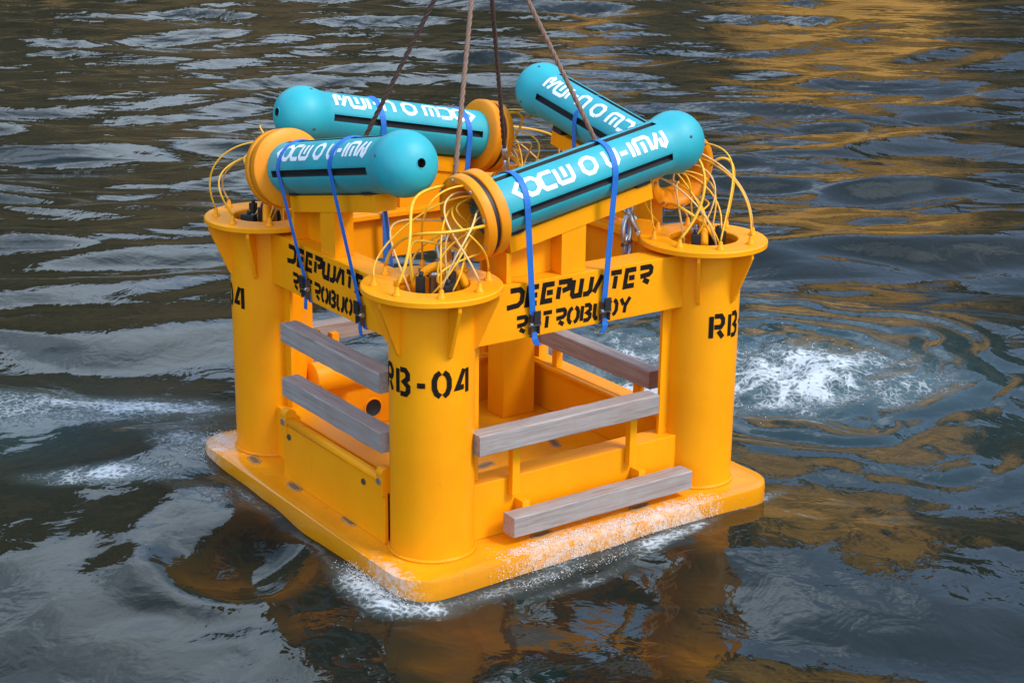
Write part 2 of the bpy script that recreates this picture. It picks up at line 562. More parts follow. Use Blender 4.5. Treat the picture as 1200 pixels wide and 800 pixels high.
# column (modelled at the near corner, then copied)
cx = cy = -S
def make_column():
    mb = MB()
    r0, r1 = .293, .268
    mb.lathe([(r0 + .012, .0), (r0 + .010, .010), (r0, .022), (r0, 1.862), (r1, 1.862), (r1, 1.70), (.001, 1.70)], 64, 'z', (cx, cy, 0))
    col = mb.build('column', YEL, ROOT, autosmooth=True)
    mb = MB()
    mb.lathe([(.255, 1.858), (.470, 1.858), (.478, 1.864), (.478, 1.896), (.470, 1.904), (.262, 1.904), (.255, 1.896)], 64, 'z', (cx, cy, 0), closed=True)
    mb.build('top_flange', YEL, col, autosmooth=True)
    for zc_, rr_ in ((.012, .302), (1.848, .300)):
        mb = MB()
        nw = 150
        wp = [(cx + (rr_ + .0025 * sin(i * 2.7)) * cos(2 * pi * i / nw), cy + (rr_ + .0025 * sin(i * 2.7)) * sin(2 * pi * i / nw), zc_ + .0015 * sin(i * 1.9)) for i in range(nw + 1)]
        mb.tube(wp, .010, 6, rfun=lambda t_: .009 + .0018 * sin(t_ * 470))
        mb.build('weld_bead', YEL, col)
    for az in (135, 190, 261, 315):
        a = R(az)
        d = Vector((cos(a), sin(a), 0)); t = Vector((-sin(a), cos(a), 0)) * .012
        c = Vector((cx, cy, 0))
        p = [c + d * .285 + Vector((0, 0, 1.8575)), c + d * .462 + Vector((0, 0, 1.8575)), c + d * .462 + Vector((0, 0, 1.82)), c + d * .315 + Vector((0, 0, 1.475)), c + d * .285 + Vector((0, 0, 1.455))]
        mb = MB(); mb.prism([q - t for q in p], t * 2)
        mb.build('gusset', YEL, col)
    for az in (0, 90):
        a = R(az)
        d = Vector((cos(a), sin(a), 0)); t = Vector((-sin(a), cos(a), 0)) * .014
        c = Vector((cx, cy, 0))
        p = [c + d * .285 + Vector((0, 0, 0.001)), c + d * .375 + Vector((0, 0, 0.001)), c + d * .375 + Vector((0, 0, 1.45)), c + d * .285 + Vector((0, 0, 1.45))]
        mb = MB(); mb.prism([q - t for q in p], t * 2)
        mb.build('stiffener', YEL, col)
    # inner lug for the lifting sling
    a = R(45)
    d = Vector((cos(a), sin(a), 0)); t = Vector((-sin(a), cos(a), 0)) * .02
    c = Vector((cx, cy, 0))
    prof = [(.285, 1.62), (.40, 1.62)]
    for k in range(9):
        b = -pi / 2 + pi * k / 8
        prof.append((.485 + .085 * cos(b), 1.93 + .085 * sin(b)))
    prof += [(.40, 2.01), (.33, 1.905), (.285, 1.905)]
    mb = MB(); mb.prism([c + d * r_ + Vector((0, 0, z)) - t for r_, z in prof], t * 2)
    mb.build('lifting_lug', YEL, col)
    # cable glands on the flange
    for k in range(8):
        a = R(22 + 45 * k)
        mb = MB()
        mb.lathe([(.030, 1.903), (.030, 1.918), (.018, 1.922), (.016, 1.955), (.009, 1.968)], 10, 'z', (cx + .385 * cos(a), cy + .385 * sin(a), 0))
        mb.build('cable_gland', YEL, col)
    # black connector blocks, steel valve and yellow hose hoop standing in the column mouth
    for (x, y, w, d_, z1, rz) in ((-.12, -.05, .05, .05, 1.98, .3), (.02, -.16, .12, .06, 1.93, .5), (.10, -.08, .05, .06, 1.99, .1), (-.03, .10, .07, .05, 1.95, .9)):
        mb = MB(); mb.box(-w / 2, w / 2, -d_ / 2, d_ / 2, 1.70, z1, 0, Matrix.Translation((cx + x, cy + y, 0)) @ Matrix.Rotation(rz, 4, 'Z'), .008)
        mb.tube([(cx + x, cy + y, z1 - .01), (cx + x + .01, cy + y, z1 + .03)], .016, 8)
        mb.build('connector_block', BLACK, col)
    mb = MB()
    mb.lathe([(.03, 1.70), (.03, 1.93), (.05, 1.94), (.05, 1.975), (.02, 1.98), (.018, 2.0), (.001, 2.0)], 14, 'z', (cx + .04, cy + .04, 0))
    mb.build('steel_valve', STEEL, col)
    mb = MB()
    mb.tube([(cx - .16 + .0 * i, cy, 0) for i in range(1)] + [(cx + .06 + .13 * cos(pi - pi * i / 12), cy - .05 + .10 * cos(pi * i / 12), 1.90 + .12 * sin(pi * i / 12)) for i in range(13)][0:] if False else
            [(cx + .06 + .14 * cos(pi - pi * i / 14), cy - .02 + .08 * cos(pi * i / 14), 1.86 + .16 * sin(pi * i / 14)) for i in range(15)], .03, 10)
    mb.build('hose_hoop', YEL, col)
    # stencilled mark on the outer side
    rr = .2955
    az0 = R(223.5)
    width = .70
    f = lambda u, v: (cx + rr * cos(az0 + (u - width / 2) / rr), cy + rr * sin(az0 + (u - width / 2) / rr), 1.185 + v)
    m2 = lettering('rB-04', .205, width, .037, f, gap=.60)
    m2.build('stencil_marking', STEN, col)
    return col
col0 = make_column()
for k in (1, 2, 3):
    copy_part(col0, ROOT, ROTS[k])

# top beam between two columns
def make_beam():
    y0, y1 = -S - .105, -S + .085
    mb = MB(); mb.box(-S + .25, S - .25, y0, y1, 1.43, 1.83, 0, None, .006)
    beam = mb.build('top_beam', YEL, ROOT)
    f1 = lambda u, v: (-S + .56 + u, y0 - .002, 1.650 + v)
    lettering('dEEPWATER', .155, 1.25, .038, f1, gap=.34, slant=.12).build('stencil_lettering', STEN, beam)
    f2 = lambda u, v: (-S + .62 + u, y0 - .002, 1.460 + v)
    lettering('RETROBUOY', .140, 1.0, .031, f2, gap=.42, slant=.08).build('stencil_lettering', STEN, beam)
    # rounded lip rail along the inside of the top
    mb = MB(); mb.box(-S + .30, S - .30, y1 + .002, y1 + .07, 1.78, 1.822, 0, None, .006)
    mb.build('lip_rail', YEL, beam)
    return beam
beam0 = make_beam()
for k in (1, 2, 3):
    copy_part(beam0, ROOT, ROTS[k])

# low wall on the plate
def make_wall():
    y0, y1 = -S - .10, -S + .06
    mb = MB(); mb.box(-S + .25, S - .25, y0, y1, .001, .42, 0, None, .008)
    w = mb.build('low_wall', YEL, ROOT)
    mb = MB(); mb.box(-S + .30, S - .30, y1 + .002, y1 + .045, .385, .412, 0, None, .004)
    mb.build('lip_rail', YEL, w)
    return w
wall0 = make_wall()
for k in (1, 2, 3):
    wc = copy_part(wall0, ROOT, ROTS[k])
    if k == 2:
        for x in (1.50, 1.84):
            mb = MB(); mb.lathe([(.088, 0), (.088, .010), (.074, .010), (.070, .003), (.001, .003)], 24, 'z', (0, 0, 0), mis=[0, 0, 1, 1])
            o = link('drain_hole', mb.mesh('drain_hole', [YEL, SHADOW]), wc)
            o.rotation_euler = (-pi / 2, 0, 0)
            o.location = (-S + x, -S + .06, .15)

# tilted cradle that carries one canister
XA, ZA, XB, ZB, RB, RD = .37, 2.329, 2.081, 2.654, .201, .227
TILT = atan2(ZB - ZA, XB - XA)
AXL = sqrt((XB - XA) ** 2 + (ZB - ZA) ** 2)
axz = lambda x: ZA + (x - XA) * math.tan(TILT)
def make_cradle():
    mb = MB()
    d = Vector((cos(TILT), 0, sin(TILT))); n = Vector((-sin(TILT), 0, cos(TILT)))
    o = Vector((XA - S, -S, ZA))
    p = [o + d * (.16) + n * (-.198), o + d * 1.42 + n * (-.198), o + d * 1.42 + n * (-.318), o + d * .16 + n * (-.318)]
    mb.prism([q + Vector((0, -.085, 0)) for q in p], (0, .17, 0))
    c = mb.build('cradle_channel', YEL, ROOT)
    def zb(x): return axz(x) - .318 / cos(TILT) - .0015
    def post(x0, x1, y0, y1):
        m2 = MB()
        q = [(x0 - S, y0 - S, 1.8315), (x1 - S, y0 - S, 1.8315), (x1 - S, y0 - S, zb(x1)), (x0 - S, y0 - S, zb(x0))]
        m2.prism(q, (0, y1 - y0, 0))
        return m2
    post(1.02, 1.23, -.078, .078).build('cradle_post', YEL, c)
    post(.60, 1.018, .045, .065).build('web_plate', YEL, c)
    post(.56, .60, -.07, .07).build('cradle_post', YEL, c)
    # rubber pads
    for t0, t1 in ((1.28, 1.40), (.18, .28)):
        m3 = MB()
        p = [o + d * t0 + n * (-.1965), o + d * t1 + n * (-.1965), o + d * t1 + n * (-.155), o + d * t0 + n * (-.155)]
        m3.prism([q + Vector((0, -.10, 0)) for q in p], (0, .20, 0))
        m3.build('rubber_pad', BLACK, c)
    return c
cr0 = make_cradle()
for k in (1, 2, 3):
    cc = copy_part(cr0, ROOT, ROTS[k])
    if k == 3:
        cc.location = (0, 0, .045)

# timbers and the stubs that carry them; local X runs along the timber
def timber(x0, x1, y0, z0, k, h=.15, d=.14, stubs=(), tilt=0.0):
    L = x1 - x0
    rs = random.Random(int(x0 * 100 + z0 * 1000 + k))
    mb = MB()
    bm = bmesh.new()
    nseg = 14
    ring = [(-d / 2, -h / 2), (d / 2, -h / 2), (d / 2, h / 2), (-d / 2, h / 2)]
    ch = .007
    pr = []
    for i, (a, b) in enumerate(ring):
        sa, sb = (1 if a > 0 else -1), (1 if b > 0 else -1)
        e1 = (a - sa * ch, b); e2 = (a, b - sb * ch)
        pr += [e1, e2] if (i % 2 == 1) else [e2, e1]
    pr2 = []
    for i in range(4):
        pr2 += pr[2 * i:2 * i + 2]
    # order the outline counter-clockwise
    pr2.sort(key=lambda p: atan2(p[1], p[0]))
    vs_ = []
    for s in range(nseg + 1):
        x = -L / 2 + L * s / nseg
        for (a, b) in pr2:
            q = 0.985 if s in (0, nseg) else 1
            vs_.append((x, a * q + rs.uniform(-.0022, .0022), b * q + rs.uniform(-.0022, .0022)))
    fs = []
    m = len(pr2)
    for s in range(nseg):
        for j in range(m):
            j2 = (j + 1) % m
            fs.append((s * m + j, s * m + j2, (s + 1) * m + j2, (s + 1) * m + j))
    fs += [tuple(reversed(range(m))), tuple(nseg * m + j for j in range(m))]
    mb.add(vs_, fs)
    bm.free()
    t = mb.build('timber', WOOD, ROOT)
    c = Vector(((x0 + x1) / 2 - S, y0 + d / 2 - S, z0 + h / 2))
    c.rotate(Euler((0, 0, ROTS[k])))
    t.location = c
    t.rotation_euler = (0, 0, ROTS[k])
    for (sx, sy0, sy1, sz0, sz1) in stubs:
        m2 = MB()
        m2.box(sx - .032, sx + .032, sy0, sy1, sz0, sz1, 0, Matrix.Translation((-S, -S, 0)), .004)
        st = m2.build('timber_bracket', YEL, ROOT)
        st.rotation_euler = (0, 0, ROTS[k])
    return t
timber(.19, 1.77, -.305, .718, 0, stubs=[(.60, -.16, -.105, .30, .80), (1.66, -.16, -.105, .30, .80)])
timber(.46, 2.09, -.345, .068, 0, stubs=[(.66, -.204, -.1015, .11, .255), (1.72, -.204, -.1015, .11, .255)])
timber(.80, 2.22, -.315, 1.125, 1, stubs=[(1.0, -.174, -.1015, 1.16, 1.24)])
timber(.80, 2.24, -.315, .70, 1, stubs=[(1.0, -.174, -.1015, .73, .81)])
timber(.42, 1.98, -.02, .60, 3, stubs=[(.66, -.01, .055, .421, .599), (1.75, -.01, .055, .421, .599)])
timber(.42, 1.98, -.305, .718, 2, stubs=[(.66, -.164, -.105, .30, .80), (1.75, -.164, -.105, .30, .80)])

# outer cover panel on the left side, with a rolled lip, lugs and bolts
mb = MB(); mb.box(-.265, -.235, .20, 1.71, .001, .455, 0, Matrix.Translation((-S, -S, 0)), .005)
panel = mb.build('cover_panel', YEL, ROOT)
mb = MB(); mb.tube([(-.25 - S, .24 - S, .475), (-.25 - S, 1.67 - S, .475)], .036, 14)
mb.build('rolled_lip', YEL, panel)
mb = MB(); mb.box(-.235, -.10, .20, 1.71, .375, .40, 0, Matrix.Translation((-S, -S, 0)), .004)
mb.build('panel_shelf', YEL, panel)
for y in (.235, 1.66):
    mb = MB()
    pr = [(-.285, .36), (-.285, .50)] + [(-.25 + .05 * cos(pi - pi * i / 8) + .01, .52 + .05 * sin(pi * i / 8)) for i in range(9)] + [(-.16, .50), (-.16, .41)]
    mb.prism([(a - S, y - .04 - S, b) for a, b in pr], (0, .08, 0))
    lug = mb.build('panel_lug', YEL, panel)
    b = MB().lathe([(.026, 0), (.026, .012), (.001, .012)], 6, 'z', smooth=False).build('bolt', STEEL, lug)
    b.rotation_euler = (0, -pi / 2, 0); b.location = (-.2855 - S, y - S, .47)
for y, z in ((.48, .38), (1.60, .36)):
    b = MB().lathe([(.024, 0), (.024, .012), (.001, .012)], 6, 'z', smooth=False).build('bolt', DSTEEL, panel)
    b.rotation_euler = (0, -pi / 2, 0); b.location = (-.2655 - S, y - S, z)

# boxed inner post standing before the far column
mb = MB(); mb.box(1.90 - S, 2.22 - S, 1.86 - S, 2.10 - S, .001, 1.60, 0, None, .006)
mb.build('inner_post', YEL, ROOT)

# ballast pipe lying along the inside of the back-left wall
mb = MB()
mb.lathe([(.001, .22), (.09, .225), (.13, .255), (.13, .66), (.105, .70), (.001, .705)], 24, 'x', (-S, 2.20 - S, .56))
mb.build('ballast_pipe', YEL, ROOT, autosmooth=True)

# ================================================================== canisters
CAN_LABELS = [
    ('nearest teal canister, along the front beam, open orange collar over the near column', 0),
    ('teal canister on the left side, its holed round nose pointing towards the viewer', 1),
    ('teal canister at the back left, nose to the left and orange collar to the right', 2),
    ('teal canister at the back right, rising behind the front one, mostly hidden behind it', 3),
]
def body_mesh():
    mb = MB()
    seg = 120
    def sec(x, r, groove):
        out = []
        for k in range(seg):
            a = 2 * pi * k / seg
            rr = r
            if groove:
                for g in (-8, 82, 172, 262):
                    dd = (a - R(g) + pi) % (2 * pi) - pi
                    if abs(dd) < .115:
                        rr = r - .035
                    elif abs(dd) < .15:
                        rr = r - .002
            out.append((x, -rr * cos(a), rr * sin(a)))
        return out
    st = [(.06, 1, 0), (.135, 1, 0), (.137, 1, 1), (.4, 1, 1), (.8, 1, 1), (1.2, 1, 1), (1.573, 1, 1), (1.575, 1, 0), (1.60, 1, 0)]
    vv = []
    for x, _, g in st:
        vv += sec(x, RB, g)
    base = 0
    fs, mi = [], []
    for i in range(len(st) - 1):
        for k in range(seg):
            k2 = (k + 1) % seg
            mb.f.append((i * seg + k, i * seg + k2, (i + 1) * seg + k2, (i + 1) * seg + k))
            q = [vv[i * seg + k], vv[i * seg + k2], vv[(i + 1) * seg + k2], vv[(i + 1) * seg + k]]
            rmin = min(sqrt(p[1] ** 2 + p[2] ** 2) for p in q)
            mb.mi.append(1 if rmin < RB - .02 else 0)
            mb.sm.append(True)
    mb.v = vv
    return mb
bm_ = body_mesh()
BODY = bm_.mesh('canister_body', [TEAL, SHADOW])
bmx = bmesh.new(); bmx.from_mesh(BODY)
for e in bmx.edges:
    if len(e.link_faces) == 2 and e.calc_face_angle(0) > 0.5:
        e.smooth = False
bmx.to_mesh(BODY); bmx.free()
# nose: slightly fatter than the body, blunt, with a bored hole
prof = [(RB - .001, 1.55)] + [(RB - .001 + (RD - RB + .001) * (.5 - .5 * cos(pi * i / 8)), 1.55 + .17 * i / 8) for i in range(1, 9)]
for i in range(1, 17):
    a = pi / 2 * i / 17.6
    prof.append((RD * cos(a) ** .9, AXL - .02 + RD * sin(a) * .98))
xe = prof[-1][1]
prof.append((.036, xe + .004)); prof.append((.032, xe + .003)); prof.append((.030, xe - .07)); prof.append((.001, xe - .07))
mis = [0] * (len(prof) - 1); mis[-1] = mis[-2] = 1
NOSE = MB().lathe(prof, 64, 'x', mis=mis).mesh('nose_dome', [TEAL, SHADOW])
# collar: wide ring, black gasket, outer ring with the open mouth
RING_A = MB().lathe([(.196, .075), (.285, .070), (.300, .058), (.302, .0), (.294, -.012), (.20, -.014)], 72, 'x', closed=True).mesh('collar_ring', ORG)
GASK = MB().lathe([(.20, -.0145), (.281, -.0145), (.281, -.047), (.20, -.047)], 72, 'x', closed=True).mesh('gasket', BLACK)
RING_B = MB().lathe([(.192, .085), (.194, .085), (.1985, -.0475), (.290, -.0475), (.300, -.058), (.300, -.100), (.290, -.116), (.262, -.122), (.240, -.118), (.225, -.10), (.190, -.04), (.188, .085)], 72, 'x', closed=True).mesh('collar_ring', ORG)
PLUG = MB().lathe([(.187, .08), (.187, .055), (.165, .045), (.06, .045), (.05, .01), (.001, .008)], 40, 'x').mesh('end_plug', TEALD)
for me in (NOSE, RING_A, RING_B, GASK, PLUG):
    b_ = bmesh.new(); b_.from_mesh(me)
    for e in b_.edges:
        if len(e.link_faces) == 2 and e.calc_face_angle(0) > 0.7:
            e.smooth = False
    b_.to_mesh(me); b_.free()

def tube_text(az_c, x0, x1, h, text):
    rr = RB + .0022
    width = x1 - x0
    f = lambda u, v: (x0 + u, -rr * cos(az_c + (v - h / 2) / rr), rr * sin(az_c + (v - h / 2) / rr))
    return lettering(text, h, width, .031, f, gap=.26)

CANS = []
for label, k in CAN_LABELS:
    A = Vector((XA - S, -S, ZA + (.04 if k == 3 else 0)))
    A.rotate(Euler((0, 0, ROTS[k])))
    tl = TILT + (R(1.2) if k == 3 else 0)
    loc = A + C0
    rot = (0, -tl, ROTS[k])
    t = thing('canister', label, 'canister', loc, rot, 'teal canisters strapped on the yellow frame')
    CANS.append(t)
    body = link('body', BODY, t)
    link('nose_dome', NOSE, t)
    ra = link('collar_ring', RING_A, t)
    link('gasket', GASK, t)
    link('collar_ring', RING_B, t)
    link('end_plug', PLUG, t)
    for q, txt in ((R(37), '<ocw o u-imn'), (R(127), '<ocw o u-imn')):
        tube_text(q + (R(2) if k == 1 else 0), .20, 1.52, .145, txt).build('white_lettering', WHITE, body)
    # small screw heads round the nose
    for a in (20, 110, 200, 290):
        o = MB().lathe([(.011, 0), (.011, .004), (.001, .005)], 8, 'z').build('screw', DSTEEL, t)
        d = Vector((0, -cos(R(a)), sin(R(a))))
        o.location = Vector((1.72, 0, 0)) + d * (RD - .001)
        o.rotation_euler = d.to_track_quat('Z', 'Y').to_euler()
    for a in range(0, 360, 45):
        o = MB().lathe([(.014, 0), (.014, .012), (.001, .013)], 6, 'z', smooth=False).build('bolt', STEEL, t)
        d = Vector((0, -cos(R(a + 10)), sin(R(a + 10))))
        o.location = Vector((-.1215, 0, 0)) + d * .268
        o.rotation_euler = (0, -pi / 2, 0)
    # cables: from the open collar, over and down to the flange of its column
    Mx = Matrix.Translation(loc) @ Euler(rot).to_matrix().to_4x4()
    Mi = Mx.inverted()
    rk = random.Random(40 + k)
    Rk = Matrix.Rotation(ROTS[k], 4, 'Z')
    ends = [22 + 45 * j for j in range(8)]
    rk.shuffle(ends)
    def bez(p, n=22):
        out = []
        for i in range(n + 1):
            t_ = i / n
            q = [Vector(v) for v in p]
            while len(q) > 1:
                q = [a_.lerp(b_, t_) for a_, b_ in zip(q, q[1:])]
            out.append(q[0])
        return out
    for j in range(18):
        a = 2 * pi * (j + rk.random() * .8) / 18
        rad = .12 if j % 3 else .262
        xs = .05 if j % 3 else -.118
        p0 = Mx @ Vector((xs, -rad * cos(a), rad * sin(a)))
        dirx = (Mx.to_3x3() @ Vector((-1, 0, 0)))
        if j < 8:
            e = R(ends[j])
            p3 = Vector((-S + .385 * cos(e), -S + .385 * sin(e), 1.965))
        else:
            e = rk.random() * 2 * pi
            p3 = Vector((-S + .13 * cos(e), -S + .13 * sin(e), 1.80))
        p3 = (Rk @ p3) + C0
        up = rk.uniform(.10, .55)
        out_ = rk.uniform(.08, .46)
        side = Rk.to_3x3() @ Vector((rk.uniform(-.26, .16), rk.uniform(-.38, .38), rk.uniform(-.12, .12)))
        p1 = p0 + dirx * out_ + Vector((0, 0, rk.uniform(.02, .22)))
        pm = (p1 + p3) / 2 + side + Vector((0, 0, up * .5))
        p2 = p3 + Vector((0, 0, up)) + side * .5
        pts = [Mi @ v for v in bez([p0, p1, pm, p2, p3])]
        thick = .0070 if j % 6 else .011
        MB().tube(pts, thick, 6).build('cable', CABLE2 if j % 4 == 1 else CABLE, t)

# ================================================================== straps
def hull2(pts):
    pts = sorted(set(pts))
    def half(ps):
        h = []
        for p in ps:
            while len(h) > 1 and (h[-1][0] - h[-2][0]) * (p[1] - h[-2][1]) - (h[-1][1] - h[-2][1]) * (p[0] - h[-2][0]) <= 0:
                h.pop()
            h.append(p)
        return h
    a = half(pts); b = half(list(reversed(pts)))
    return a[:-1] + b[:-1]

def strap(k, xt, xb, label, loosetail):
    off = .005
    dz = .05 if k == 3 else 0
    zc = axz(xt) + dz
    circ = [(round((RB + off) * cos(a_), 4), round(zc + (RB + off) / cos(TILT) * sin(a_), 4)) for a_ in np.linspace(0, 2 * pi, 48, endpoint=False)]
    rect = [(-.105 - off, 1.43 - off), (.085 + .07 + off, 1.43 - off), (.085 + .07 + off, 1.83 + off), (-.105 - off, 1.83 + off)]
    h = hull2(circ + rect)
    n = len(h)
    t = thing('ratchet_strap', label, 'strap', (0, 0, 0), (0, 0, 0), 'blue ratchet straps round the canisters')
    pivot = Vector((xb - S, -S, 1.43)); pivot.rotate(Euler((0, 0, ROTS[k])))
    t.location = pivot + C0
    t.rotation_euler = (0, 0, ROTS[k])
    fx = lambda z: xb + (xt - xb) * min(1.0, max(0, (z - 1.43) / (zc - 1.43)))
    w, th = .024, .002
    mb = MB()
    V_ = []
    dense = []
    for i in range(n):
        a_, b_ = h[i], h[(i + 1) % n]
        c = max(1, int(math.dist(a_, b_) / .06))
        for j in range(c):
            dense.append((a_[0] + (b_[0] - a_[0]) * j / c, a_[1] + (b_[1] - a_[1]) * j / c))
    n = len(dense)
    for i, (y, z) in enumerate(dense):
        y0, z0 = dense[i - 1]; y2, z2 = dense[(i + 1) % n]
        dy, dz_ = y2 - y0, z2 - z0
        l = math.hypot(dy, dz_) or 1
        ny, nz = dz_ / l, -dy / l
        x = fx(z) - xb
        for sx, q in ((-w, th), (w, th), (w, -th), (-w, -th)):
            V_.append((x + sx, y + ny * q, z + nz * q - 1.43))
    for i in range(n):
        i2 = (i + 1) % n
        for j in range(4):
            j2 = (j + 1) % 4
            mb.f.append((i * 4 + j, i * 4 + j2, i2 * 4 + j2, i2 * 4 + j)); mb.mi.append(0); mb.sm.append(False)
    mb.v = V_
    mb.build('webbing', BLUE, t)
    # ratchet buckle on the outer face of the beam
    zr = 1.53
    x = fx(zr) - xb
    yf = -.105 - off - th
    mb = MB()
    for sx in (-.036, .030):
        mb.box(x + sx, x + sx + .006, yf - .042, yf - .001, zr - .075 - 1.43, zr + .07 - 1.43, 0, None, .002)
    mb.box(x - .029, x + .029, yf - .010, yf - .004, zr - .07 - 1.43, zr + .03 - 1.43, 0, None, .001)
    rt = mb.build('ratchet', DSTEEL, t)
    MB().tube([(x - .045, yf - .028, zr - 1.43), (x + .045, yf - .028, zr - 1.43)], .017, 10).build('spindle', STEEL, rt)
    mb = MB(); mb.box(x - .028, x + .028, yf - .062, yf - .046, zr + .005 - 1.43, zr + .10 - 1.43, 0, Matrix.Identity(4), .004)
    mb.build('handle', BLACK, rt)
    # tail of webbing below the ratchet
    mb = MB()
    P = [(x, yf - .02, zr - .06), (x + .004, yf - .028, zr - .11), (x + .02 * loosetail, yf - .024, zr - .15), (x + .06 * loosetail, yf - .02, zr - .165)]
    vv = []
    for (px_, py_, pz) in P:
        vv += [(px_ - w, py_, pz - 1.43), (px_ + w, py_, pz - 1.43), (px_ + w, py_ + .004, pz - 1.43), (px_ - w, py_ + .004, pz - 1.43)]
    fs = [(0, 1, 2, 3), (12, 13, 14, 15)]
    for i in range(3):
        for j in range(4):
            fs.append((i * 4 + j, i * 4 + (j + 1) % 4, (i + 1) * 4 + (j + 1) % 4, (i + 1) * 4 + j))
    mb.add(vv, fs)
    mb.build('strap_tail', BLUE, t)
STR = [
 (0, .63, .77, 'bright blue strap at the collar end of the front canister, ratchet over the stencil', 1.0),
 (0, 1.376, 1.374, 'bright blue strap round the middle of the front canister', -.4),
 (1, .62, .90, 'dark blue ratchet strap at the collar end of the left canister, slanting down its beam', -.3),
 (1, 1.40, 1.70, 'dark blue ratchet strap round the middle of the left canister, slanting to the near column', .5),
 (2, .63, .70, 'blue ratchet strap at the collar end of the back left canister, beside its orange ring', .3),
 (2, 1.45, 1.42, 'blue strap round the middle of the back left canister, beside a wire sling', .3),
 (3, .66, .70, 'blue strap at the collar end of the back right canister, hidden by the front one', .3),
 (3, 1.35, 1.38, 'blue ratchet strap round the exposed middle of the back right canister', .3),
]
for s in STR:
    strap(*s)

# ================================================================== wire rope slings
APEX = Vector((1.2, 1.2, 4.27))
SL = [
 (0, 'rust brown wire sling coming down nearly upright to the near column', ROPE),
 (1, 'dark brown wire sling slanting down to the left column, crossing the back left canister', ROPE2),
 (2, 'dark upright wire sling passing the collar of the back left canister to the far column', ROPE2),
 (3, 'brown wire sling slanting down to the right, across the back right canister', ROPE),
]
for k, label, mat in SL:
    lug = Vector((-S + .485 * cos(pi / 4), -S + .485 * sin(pi / 4), 1.93))
    lug.rotate(Euler((0, 0, ROTS[k])))
    lug += C0
    t = thing('wire_sling', label, 'sling', lug, (0, 0, 0), 'wire rope slings lifting the frame')
    inw = Vector((cos(pi / 4), sin(pi / 4), 0)); inw.rotate(Euler((0, 0, ROTS[k])))
    side = Vector((-inw.y, inw.x, 0))
    top = APEX - lug + side * .012
    d = top.normalized()
    # bow shackle: pin through the lug, bow up the rope
    mb = MB()
    ctr = d * .10
    bow = [side * -.05 + d * -.01, side * -.055 + d * .04]
    for i in range(11):
        a_ = pi * i / 10
        bow.append(side * (-.075 * cos(a_)) + d * (.09 + .075 * sin(a_)))
    bow += [side * .055 + d * .04, side * .05 + d * -.01]
    mb.tube(bow, .019, 10)
    mb.tube([side * -.08 - d * .005, side * .08 - d * .005], .017, 10)
    mb.build('shackle', STEEL, t)
    # thimble eye and ferrule
    u = d.cross(side).normalized()
    eye = []
    for i in range(19):
        a_ = -pi * .5 + 2 * pi * i / 18
        eye.append(d * (.235 + .085 * sin(a_)) + u * (.045 * cos(a_)))
    mb = MB(); mb.tube(eye, .016, 8); mb.build('thimble_eye', STEEL, t)
    MB().tube([d * .32, d * .44], .026, 12).build('ferrule', STEEL, t)
    # three twisted strands
    L = top.length
    n = 340
    v1 = side; v2 = u
    mb = MB()
    for st in range(3):
        pts = []
        for i in range(n + 1):
            s_ = .34 + (L - .34) * i / n
            a_ = 2 * pi * (s_ / .17) + 2 * pi * st / 3
            pts.append(d * s_ + (v1 * cos(a_) + v2 * sin(a_)) * .0085)
        mb.tube(pts, .0105, 6)
    mb.build('wire_rope', mat, t)

# loose galvanised shackles hanging at the inner ends of the beams
for label, p, rz in (('grey steel shackle pair hanging under the front canister beside the right column', (1.93, .33, 1.87), .5),
                     ('grey steel shackle hanging behind the left beam beside the left column', (.22, 1.93, 1.90), 1.3)):
    t = thing('shackle', label, 'shackle', p, (0, 0, rz), 'loose shackles on the frame')
    for j, (dx, dzz, sc) in enumerate(((0, .08, 1), (.05, -.06, .85))):
        ps = []
        for i in range(17):
            a_ = -pi * .35 + 2 * pi * .85 * i / 16
            ps.append((dx + .075 * sc * cos(a_), .01 * j, dzz + .105 * sc * sin(a_)))
        MB().tube(ps, .019 * sc, 10).build('bow', STEEL, t)
        MB().tube([(dx - .07 * sc, .01 * j, dzz - .10 * sc), (dx + .08 * sc, .01 * j, dzz - .10 * sc)], .017 * sc, 10).build('pin', DSTEEL, t)

# ================================================================== water
def fnoise(x, y, scale, seed):
    """smooth value noise on arrays"""
    r = np.random.default_rng(seed)
    tab = r.random((256, 256))
    X, Y = x / scale, y / scale
    xi, yi = np.floor(X).astype(int), np.floor(Y).astype(int)
    fx, fy = X - xi, Y - yi
    fx = fx * fx * fx * (fx * (fx * 6 - 15) + 10); fy = fy * fy * fy * (fy * (fy * 6 - 15) + 10)
    g = lambda a, b: tab[a % 256, b % 256]
    return (g(xi, yi) * (1 - fx) + g(xi + 1, yi) * fx) * (1 - fy) + (g(xi, yi + 1) * (1 - fx) + g(xi + 1, yi + 1) * fx) * fy

